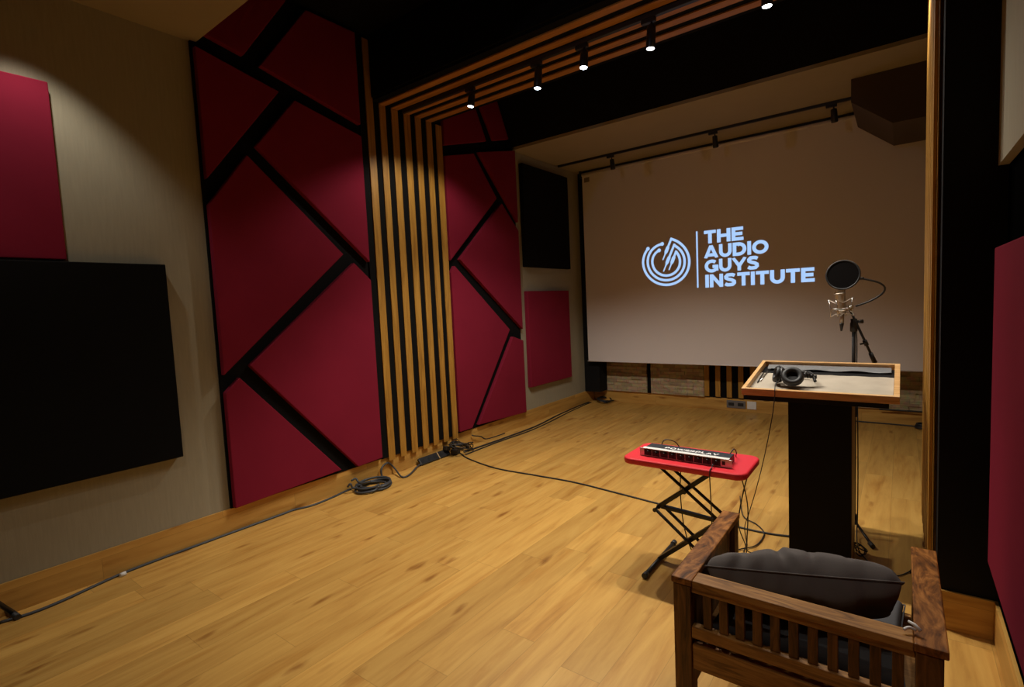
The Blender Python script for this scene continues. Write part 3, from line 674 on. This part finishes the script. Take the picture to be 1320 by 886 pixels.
for x in (xl, xr):
    bm = B(); tube(bm, [(x, 2.71, .018), (x, 3.175, .018)], .0125, 12); fb = obj('foot_bar', bm, bmetal, tb)
    for y in (2.71, 3.175):
        bm = B(); tube(bm, [(x, y-.018, .018), (x, y+.018, .018)], .0165, 12); obj('rubber_cap', bm, brub, fb)

# rack unit
ru = thing('headphone_amplifier', 'silver and black rack headphone amplifier lying on the red table', 'audio unit', (-.96, 2.92, TZ))
p0 = at(825, 586, 2, TZ+.003); p1 = at(944, 604, 2, TZ+.003)
ang = math.atan2(p1.y-p0.y, p1.x-p0.x); wR = (p1-p0).length
RM = Matrix.Translation((p0.x, p0.y, TZ+.002)) @ Matrix.Rotation(ang, 4, 'Z')
bm = B(); box(bm, .022, wR-.022, .004, .125, 0, .043, RM); obj('chassis', bm, plain('charcoal_steel', (.035, .038, .045), .4, metal=.3), ru, .002)
bm = B(); box(bm, 0, wR, -.0005, .0035, -.0005, .044, RM); fp = obj('front_panel', bm, alum, ru, .001)
bm = B(); box(bm, .018, wR-.018, -.004, .030, .0432, .0455, RM); obj('silver_edge', bm, white_p, ru, .001, label='bright silver strip along the front top edge')
nC = 9; cw = (wR-.052)/nC * .93
for k in range(nC-1+0):
    pass
for k in range(9):
    bm = B(); x = .028+k*cw; box(bm, x, x+cw-.003, -.0025, -.0006, .004, .040, RM); o = obj('channel_strip', bm, bplast, ru)
    bm = B(); c0 = RM @ Vector((x+cw*.5, -.0025, .027)); c1 = RM @ Vector((x+cw*.5, -.014, .027)); tube(bm, [c0, c1], [.0075, .0065], 12); obj('knob', bm, bplast, o)
    bm = B(); c0 = RM @ Vector((x+cw*.5, -.0025, .011)); c1 = RM @ Vector((x+cw*.5, -.006, .011)); tube(bm, [c0, c1], .005, 12); obj('jack', bm, bmetal, o)
bm = B(); x = .028+9*cw+.004; box(bm, x, x+.017, -.003, -.0006, .012, .032, RM); obj('power_button', bm, bplast, ru, .001)
bm = B(); word(bm, 'POWERPLAY', lambda u, v: RM @ Vector((.13+(wR-.22)*u, .050+.034*v, .0436)), gap=.12); obj('lettering', bm, white_k, ru)
tag_bm = None
# cables of the unit
def cable(name, pts, r, label, m=brub, k=7, cat='cable', group=None):
    bm = B(); tube(bm, pts, r, 6, k); return tag(obj(name, bm, m), label, cat, group)
u0_ = RM @ Vector((.16, .128, .025)); 
cable('power_cable', [RM @ Vector((.08, .126, .030)), RM @ Vector((.09, .150, .062)), RM @ Vector((.125, .175, .060)), RM @ Vector((.15, .215, .025)), RM @ Vector((.16, .232, -.05)), Vector((-1.06, 3.02, .42)), Vector((-1.03, 2.99, .22)), Vector((-.98, 3.0, .06)), Vector((-.93, 3.02, .008)), Vector((-.86, 3.2, .007))], .0032, 'black cable looping off the back left of the amplifier')
cable('audio_cable', [RM @ Vector((wR-.05, .126, .030)), RM @ Vector((wR-.035, .160, .060)), RM @ Vector((wR-.03, .195, .030)), RM @ Vector((wR-.04, .235, -.03)), Vector((-.70, 3.10, .40)), Vector((-.71, 3.12, .15)), Vector((-.72, 3.20, .012)), Vector((-.62, 3.32, .007)), Vector((-.52, 3.36, .007))], .0032, 'black cable looping off the back right of the amplifier')
jx = RM @ Vector((.028+8.0*cw+cw*.3, -.008, .011))
cable('headphone_cable', [jx, jx+Vector((0, -.028, .006)), Vector((jx.x, TY0+.03, TZ+.006)), Vector((jx.x, TY0-.004, TZ+.001)), Vector((jx.x+.0, TY0-.008, TZ-.05)), Vector((jx.x+.0, TY0+.004, TZ-.15)), Vector((jx.x-.01, TY0+.05, .35)), Vector((jx.x-.03, 2.86, .12)), Vector((jx.x+.0, 2.95, .010)), Vector((jx.x+.10, 3.05, .007)), Vector((jx.x+.22, 3.18, .007))], .003, 'black headphone cable hanging from the amplifier front over the red edge')
# loops of cable on the floor between table and lectern
cable('floor_cable', [at(954, 640, 2, .02), at(958, 665, 2, .01), at(975, 676, 2, .008), at(985, 688, 2, .008), at(975, 703, 2, .008), at(955, 708, 2, .008), at(945, 712, 2, .008)], .004, 'black cable looped on the floor between the red table and the lectern')
cable('floor_cable', [Vector((-.655, 2.93, TZ-.045)), at(957, 640, 1, 3.05), at(952, 675, 1, 3.10), at(960, 700, 1, 3.2), at(966, 712, 2, .01), at(990, 716, 2, .008)], .0035, 'thin black cable hanging under the right end of the red table')

# ------------------------------------------------------------------ cables along the left wall
def fpts(L, z=.006): return [at(x, y, 2, z) for x, y in L]
cable('floor_cable', fpts([(584, 580), (594, 585), (605, 592), (640, 604), (690, 613), (740, 622), (800, 637), (850, 650)])+fpts([(900, 663), (950, 679), (990, 688), (1020, 692), (1060, 697)]), .0075, 'black cable crossing the floor from the wall clutter towards the lectern', brub, 8)
near = fpts([(0, 803), (40, 791), (80, 775), (150, 743), (200, 721), (240, 705), (290, 684)])+fpts([(320, 672), (352, 659), (368, 654), (402, 652), (425, 643), (448, 631), (462, 622)])
near = [Vector((max(p.x, -3.975), p.y, p.z)) for p in near]
cable('floor_cable', near, .010, 'dark grey cable lying along the left skirting into the coil', bgrey, 8)
for i in range(7):  # small white tie on it
    pass
bm = B(); p = at(155, 742, 2, .012); q = at(162, 739, 2, .012); p.x = max(p.x, -3.97); q.x = max(q.x, -3.97); tube(bm, [p, q], .013, 10); tag(obj('cable_tie', bm, white_p), 'small white tie around the grey cable by the left skirting', 'cable tie')
# coil
bm = B(); cc = at(476, 628, 2, .02); cc.x = -3.82; cc.y = 2.87
pts = []
rng = random.Random(3)
for k in range(5*14+1):
    a = 2*PI*k/14; loop = k//14
    R = .145+.012*math.sin(loop*2.1)+.006*math.sin(k*.9); ecc = .9+.07*math.sin(loop*1.7)
    ox = .010*math.sin(loop*2.7); oy = .022*math.cos(loop*1.9)
    pts.append((cc.x+ox+R*.78*math.cos(a), cc.y+oy+R*1.12*ecc*math.sin(a), .011+.009*loop+.006*math.sin(a*1.5+loop)))
tube(bm, pts, .0105, 7, 2)
tube(bm, [pts[0], (cc.x-.05, cc.y-.16, .04), (cc.x-.07, cc.y-.19, .085), (cc.x-.09, cc.y-.21, .06)], .009, 7, 5)
tube(bm, [pts[20], (cc.x-.06, cc.y-.10, .07), (cc.x-.09, cc.y-.12, .11), (cc.x-.10, cc.y-.16, .10)], .009, 7, 5)
tag(obj('cable_coil', bm, bgrey), 'coiled dark grey cable on the floor beside the crimson panel', 'cable')
wallc = lambda px, py: (lambda p: p)(at(px, py, 0, -3.965))
cable('floor_cable', [Vector((-3.80, 3.02, .03)), wallc(489, 616)+Vector((.05, 0, 0)), wallc(490, 604)+Vector((.02, 0, 0)), wallc(500, 597), wallc(508, 604)+Vector((.01, 0, 0)), at(518, 615, 2, .012), at(528, 612, 2, .012), at(540, 600, 2, .02), wallc(548, 597)+Vector((.03, 0, 0))], .009, 'dark grey cable arching from the coil to the power strip', bgrey)
# power strip leaning on the skirting
ps = thing('power_strip', 'black power strip lying against the skirting under the slats', 'power strip', (-3.93, 3.75, .0))
a = at(541, 597, 0, -3.94); b = at(577, 584, 0, -3.94)
PM = Matrix.Translation((-3.935, (a.y+b.y)/2, .035)) @ Matrix.Rotation(math.radians(52), 4, 'Y')
LL = (b.y-a.y)/2+.01
bm = B(); box(bm, -.040, .036, -LL, LL, -.014, .014, PM); obj('housing', bm, bplast, ps, .004)
for k in range(5):
    bm = B(); c0 = PM @ Vector((0, -LL+.04+k*(2*LL-.08)/4, .014)); nn = (PM.to_3x3() @ Vector((0, 0, 1))); tube(bm, [c0-nn*.002, c0+nn*.002], .019, 14); obj('socket', bm, bmetal, ps)
bm = B(); box(bm, -.0415, .0375, .045, .056, -.0155, .0155, PM); obj('cable_tie', bm, plain('tan_tie', (.45, .30, .14), .6), ps, label='tan strap around the strip')
# adapter clutter at the end of the strip
ad = thing('power_adapter', 'black plug adapter buried in looped cables at the end of the power strip', 'power adapter', (-3.88, 4.05, 0))
AM = Matrix.Translation((-3.89, 4.03, .033)) @ Matrix.Rotation(math.radians(20), 4, 'Z')
bm = B(); box(bm, -.035, .035, -.055, .055, -.028, .030, AM); obj('housing', bm, bplast, ad, .006)
bm = B(); box(bm, -.02, .02, .056, .095, -.016, .018, AM); obj('plug', bm, bplast, ad, .004)
ad2 = thing('power_adapter', 'second black plug on top of the strip end, under the slats', 'power adapter', (-3.92, 3.97, .06))
bm = B(); AM2 = Matrix.Translation((-3.925, 3.93, .085)) @ Matrix.Rotation(math.radians(-15), 4, 'X'); box(bm, -.026, .026, -.035, .035, -.02, .025, AM2); obj('housing', bm, bplast, ad2, .006)
bm = B(); tube(bm, [AM2 @ Vector((0, .03, 0)), AM2 @ Vector((.0, .06, .03)), AM2 @ Vector((.02, .10, .01))], .006, 8, 4); obj('cord', bm, brub, ad2)
def tangle(cx_, cy_, R, n, zz, r, seed, label, m=brub):
    rng = random.Random(seed); bm = B(); pts = []
    for k in range(n):
        a = k*2*PI/7+rng.uniform(-.2, .2); rr = R*rng.uniform(.6, 1.0)
        pts.append((max(cx_+rr*.75*math.cos(a), -3.975), cy_+rr*1.15*math.sin(a), r+.004+zz*abs(math.sin(k*.47+seed))))
    tube(bm, pts, r, 6, 5); return tag(obj('cable_tangle', bm, m), label, 'cable')
tangle(-3.84, 4.07, .145, 44, .13, .0055, 5, 'tangle of thin black cables around the plugs beside the slat column')
tangle(-3.74, 7.32, .17, 34, .05, .009, 9, 'pile of black cable in the rear corner beside the screen')
bm = B(); ring(bm, (-3.90, 4.07, .10), .06, .0035, (1, .2, .3), 24, 6); tag(obj('cable_loop', bm, brub), 'upright loop of thin black cable above the power strip clutter', 'cable')
far = fpts([(598, 583), (622, 575), (650, 565), (690, 550), (720, 535), (745, 524), (762, 515)])
far = [Vector((max(p.x, -3.96), min(p.y, 7.2), p.z)) for p in far]
cable('floor_cable', far, .011, 'black cable running along the far skirting to the rear corner', brub, 8)
far2 = [Vector((max(p.x, -3.94)+.016, p.y, .006)) for p in fpts([(599, 586), (640, 570), (690, 552), (735, 530), (760, 518)])]
far2 = [Vector((p.x, min(p.y, 7.2), p.z)) for p in far2]
cable('floor_cable', far2, .008, 'second black cable beside it along the far skirting, slightly further from the wall', brub, 8)
cable('floor_cable', [wallc(608, 561), at(611, 562, 0, -3.95), at(620, 563, 0, -3.94), at(628, 566, 0, -3.93), Vector((-3.92, 4.95, .02))], .007, 'short black cable end sticking out by the far crimson panels')
# rear right floor cable
cable('floor_cable', [Vector((-.75, 7.40, .008)), Vector((-.3, 7.39, .008)), Vector((.0, 7.385, .008)), Vector((.15, 7.36, .012)), Vector((.3, 7.36, .02))], .008, 'black cable lying along the rear skirting behind the lectern')
cable('wall_cable', [Vector((-.2, 7.382, .175)), Vector((.2, 7.382, .178)), Vector((.6, 7.38, .174))], .008, 'black cable running on top of the rear skirting at the right')
bm = B()
for k in range(3): ring(bm, (.20, 7.30, .02+.018*k), .07-.008*k, .009, (.1*k, 0, 1), 20, 6)
tag(obj('cable_coil', bm, brub), 'little coil of black cable on the rear floor beside the right pillar', 'cable')
# black stand foot at the left edge of the photo
sf = thing('stand_leg', 'end of a black stand leg on the floor at the left edge of the photo', 'stand', (-3.87, .42, 0))
bm = B(); tube(bm, [at(-40, 752, 0, -3.84), at(18, 792, 2, .018)], .013, 10); obj('tube', bm, bmetal, sf)
bm = B(); tube(bm, [at(10, 787, 2, .026), at(23, 796, 2, .016)], .0165, 10); obj('rubber_foot', bm, brub, sf)

# ------------------------------------------------------------------ armchair
AZ = .64
ch = thing('armchair', 'dark sheesham wood armchair with a slatted back, seen from behind', 'armchair', (-.262, 2.02, 0))
XA, XB = -.634, .104; Y0, Y1 = 1.690, 2.350
def piece(name, a, m, parent=ch, bevel=.003): bm = B(); box(bm, *a); return obj(name, bm, m, parent, bevel)
piece('armrest', (XA, XA+.072, Y0, Y1, AZ-.024, AZ), sheesh, bevel=.004)
piece('armrest', (XB-.070, XB+.004, Y0, Y1, AZ-.024, AZ), sheesh, bevel=.004)
for x in (XA+.006, XB-.066):
    piece('leg', (x, x+.060, Y0+.004, Y0+.064, 0, AZ-.0245), sheesh_z)
    piece('leg', (x, x+.060, Y1-.066, Y1-.006, 0, AZ-.0245), sheesh_z)
    piece('side_panel', (x+.018, x+.042, Y0+.0645, Y1-.0665, .20, AZ-.0245), sheesh_z)
xi0, xi1 = XA+.0665, XB-.0665
piece('top_rail', (XA+.0725, XB-.0705, Y0+.002, Y0+.070, AZ-.026, AZ-.001), sheesh_x)
piece('top_rail_board', (xi0, xi1, Y0+.010, Y0+.034, .592, AZ-.0265), sheesh_x)
piece('lower_rail', (xi0, xi1, Y0+.006, Y0+.036, .432, .474), sheesh_x)
piece('apron', (xi0, xi1, Y0+.010, Y0+.034, .318, .410), sheesh_x)
piece('apron', (xi0, xi1, Y1-.040, Y1-.016, .30, .385), sheesh_x)
for k in range(11):
    x = -.516+.0516*k; piece('slat', (x-.0135, x+.0135, Y0+.014, Y0+.030, .4745, .5915), sheesh_z, bevel=.0015)
piece('seat_board', (xi0-.02, xi1+.02, Y0+.037, Y1-.041, .330, .350), sheesh_x)

def pillow(name, parent, mat, M, hx, hy, hz, wr, seed, nx=48, ny=32, p=.36):
    """two bulging skins meeting in a seam; puckered and creased"""
    bm = B(); top = {}; bot = {}
    for i in range(nx+1):
        for j in range(ny+1):
            u = -1+2*i/nx; v = -1+2*j/ny
            # sides draw in a little between the corners
            x = hx*u*(1-.045*(1-v*v)*abs(u)**3); y = hy*v*(1-.06*(1-u*u)*abs(v)**3)
            e = max(0, (1-u*u))**p*max(0, (1-v*v))**p
            n1 = noise.noise(Vector((u*2.2+seed, v*2.6, .3)))*.6+noise.noise(Vector((u*6+seed, v*4, 1.7)))*.3
            pk = .30*math.sin(u*13+5*noise.noise(Vector((u*3, v*3, seed))))*(abs(v)**1.5*.9+.15)*(.3+max(0, noise.noise(Vector((u*2, seed, 2)))+.5))
            rear = max(0, .5-.75*v)
            pk += rear*(-1.5*math.exp(-((u+.30+.18*v)/.030)**2)+.9*math.exp(-((u+.24+.20*v)/.035)**2)-1.1*math.exp(-((u-.20-.05*v)/.022)**2)-.7*math.exp(-((u+.45-.12*v)/.03)**2)-.5*math.exp(-((u-.55)/.03)**2))
            n2 = noise.noise(Vector((u*2.7-seed, v*2.2, 5)))
            zt_ = hz*e*(1+wr*n1)+wr*hz*.45*pk*min(1, e*1.6)
            zb_ = -hz*e*(1+wr*n2)+wr*hz*.2*pk*min(1, e*2)
            edge = i in (0, nx) or j in (0, ny)
            vt = bm.verts.new(M @ Vector((x, y, 0 if edge else zt_))); top[i, j] = vt
            bot[i, j] = vt if edge else bm.verts.new(M @ Vector((x, y, zb_)))
    for d, fl in ((top, 0), (bot, 1)):
        for i in range(nx):
            for j in range(ny):
                q = [d[i, j], d[i+1, j], d[i+1, j+1], d[i, j+1]]
                if fl: q.reverse()
                f = bm.faces.new(q); f.smooth = True
    o = obj(name, bm, mat, parent, subsurf=1)
    bm = B(); loop = []
    for i in range(nx): loop.append((i, 0))
    for j in range(ny): loop.append((nx, j))
    for i in range(nx, 0, -1): loop.append((i, ny))
    for j in range(ny, -1, -1): loop.append((0, j))
    pts = []
    for i, j in loop:
        u = -1+2*i/nx; v = -1+2*j/ny
        pts.append(M @ Vector((hx*u*(1-.045*(1-v*v)*abs(u)**3), hy*v*(1-.06*(1-u*u)*abs(v)**3), 0)))
    tube(bm, pts, .0028, 6); obj('piping', bm, mat, o)
    return o
SM = Matrix.Translation((-.265, 2.085, .402))
sc_ = pillow('seat_cushion', None, grey_s, SM,   .285, .272, .048, .12, 3.1, p=.16)
tag(sc_, 'slate grey seat cushion on the armchair seat', 'cushion')
# pillow leaning on the chair back: y of the pillow runs up
A_ = Vector((-.548, 1.800, .645)); B_ = Vector((.012, 1.905, .700))
ex = (B_-A_).normalized(); el = (B_-A_).length/2
lean = math.radians(-38)                      # the pillow runs forward and down from its rear seam
ey = Vector((0, math.cos(lean), math.sin(lean))); ey = (ey-ex*ey.dot(ex)).normalized(); ez = ex.cross(ey)
ctr = (A_+B_)/2+ey*.155
gnt = grey_f.node_tree; gb = gnt.nodes['Principled BSDF']
gw = N(gnt, 'ShaderNodeTexWave', Scale=3.5, Distortion=9.0, Detail=2.0); gw.inputs['Detail Scale'].default_value = .8
gtc = N(gnt, 'ShaderNodeTexCoord'); gnt.links.new(gtc.outputs['Object'], gw.inputs['Vector'])
gbp = N(gnt, 'ShaderNodeBump', Strength=.55, Distance=.012); gnt.links.new(gw.outputs['Fac'], gbp.inputs['Height'])
gnt.links.new(gb.inputs['Normal'].links[0].from_socket, gbp.inputs['Normal']); gnt.links.new(gbp.outputs[0], gb.inputs['Normal'])
PMx = Matrix(((ex.x, ey.x, ez.x, ctr.x), (ex.y, ey.y, ez.y, ctr.y), (ex.z, ey.z, ez.z, ctr.z), (0, 0, 0, 1)))
pl = pillow('back_cushion', None, grey_f, PMx, el, .165, .098, .26, 8.4, p=.27)
tag(pl, 'charcoal pillow leaning on the slatted back of the armchair', 'cushion')
# white tag of the cushion
bm = B(); a = at(1171, 801, 2, .665); b = at(1187, 814, 2, .655); tube(bm, [a, a.lerp(b, .5)+Vector((0, 0, .004)), b], [.0035, .0045, .005], 8)
tube(bm, [at(1165, 812, 2, .650), at(1172, 809, 2, .655), at(1181, 813, 2, .650)], .004, 8, 4)
tag(obj('white_tie', bm, white_p), 'small white tie strap beside the pillow on the right armrest corner', 'strap')

# ------------------------------------------------------------------ room lights outside the frame (ceiling downlights of the front half)
lamp((-3.60, .75, 3.50), (0, 0, -1), 38, math.radians(92), .55, .025)
lamp((-3.48, -.25, 3.50), (0, .05, -1), 16, math.radians(84), .4, .02)
lamp((.05, 3.80, 3.33), (-.10, -.05, -1), 48, math.radians(124), .9, .03)      # unseen lamp added off the track to light the floor by the lectern
lamp((-1.8, .20, 3.50), (0, 0.1, -1), 34, math.radians(96), .5, .03)
lamp((.0, 1.15, 3.50), (.03, 0, -1), 15, math.radians(86), .5, .03)
# the projector, high behind the camera: its faint black level falls on the screen
pj = lamp((-1.75, -.3, 3.3), Vector((-1.8, 7.05, 2.1))-Vector((-1.75, -.3, 3.3)), 15, math.radians(34), .1, .03, (.86, .82, 1.0))

w = bpy.data.worlds.new('world'); bpy.context.scene.world = w; w.use_nodes = True
w.node_tree.nodes['Background'].inputs[0].default_value = (.9, .95, 1, 1); w.node_tree.nodes['Background'].inputs[1].default_value = 0.0
vs = bpy.context.scene.view_settings
vs.view_transform = 'Standard'; vs.look = 'None'; vs.gamma = 1; vs.use_curve_mapping = False; vs.exposure = 0.10
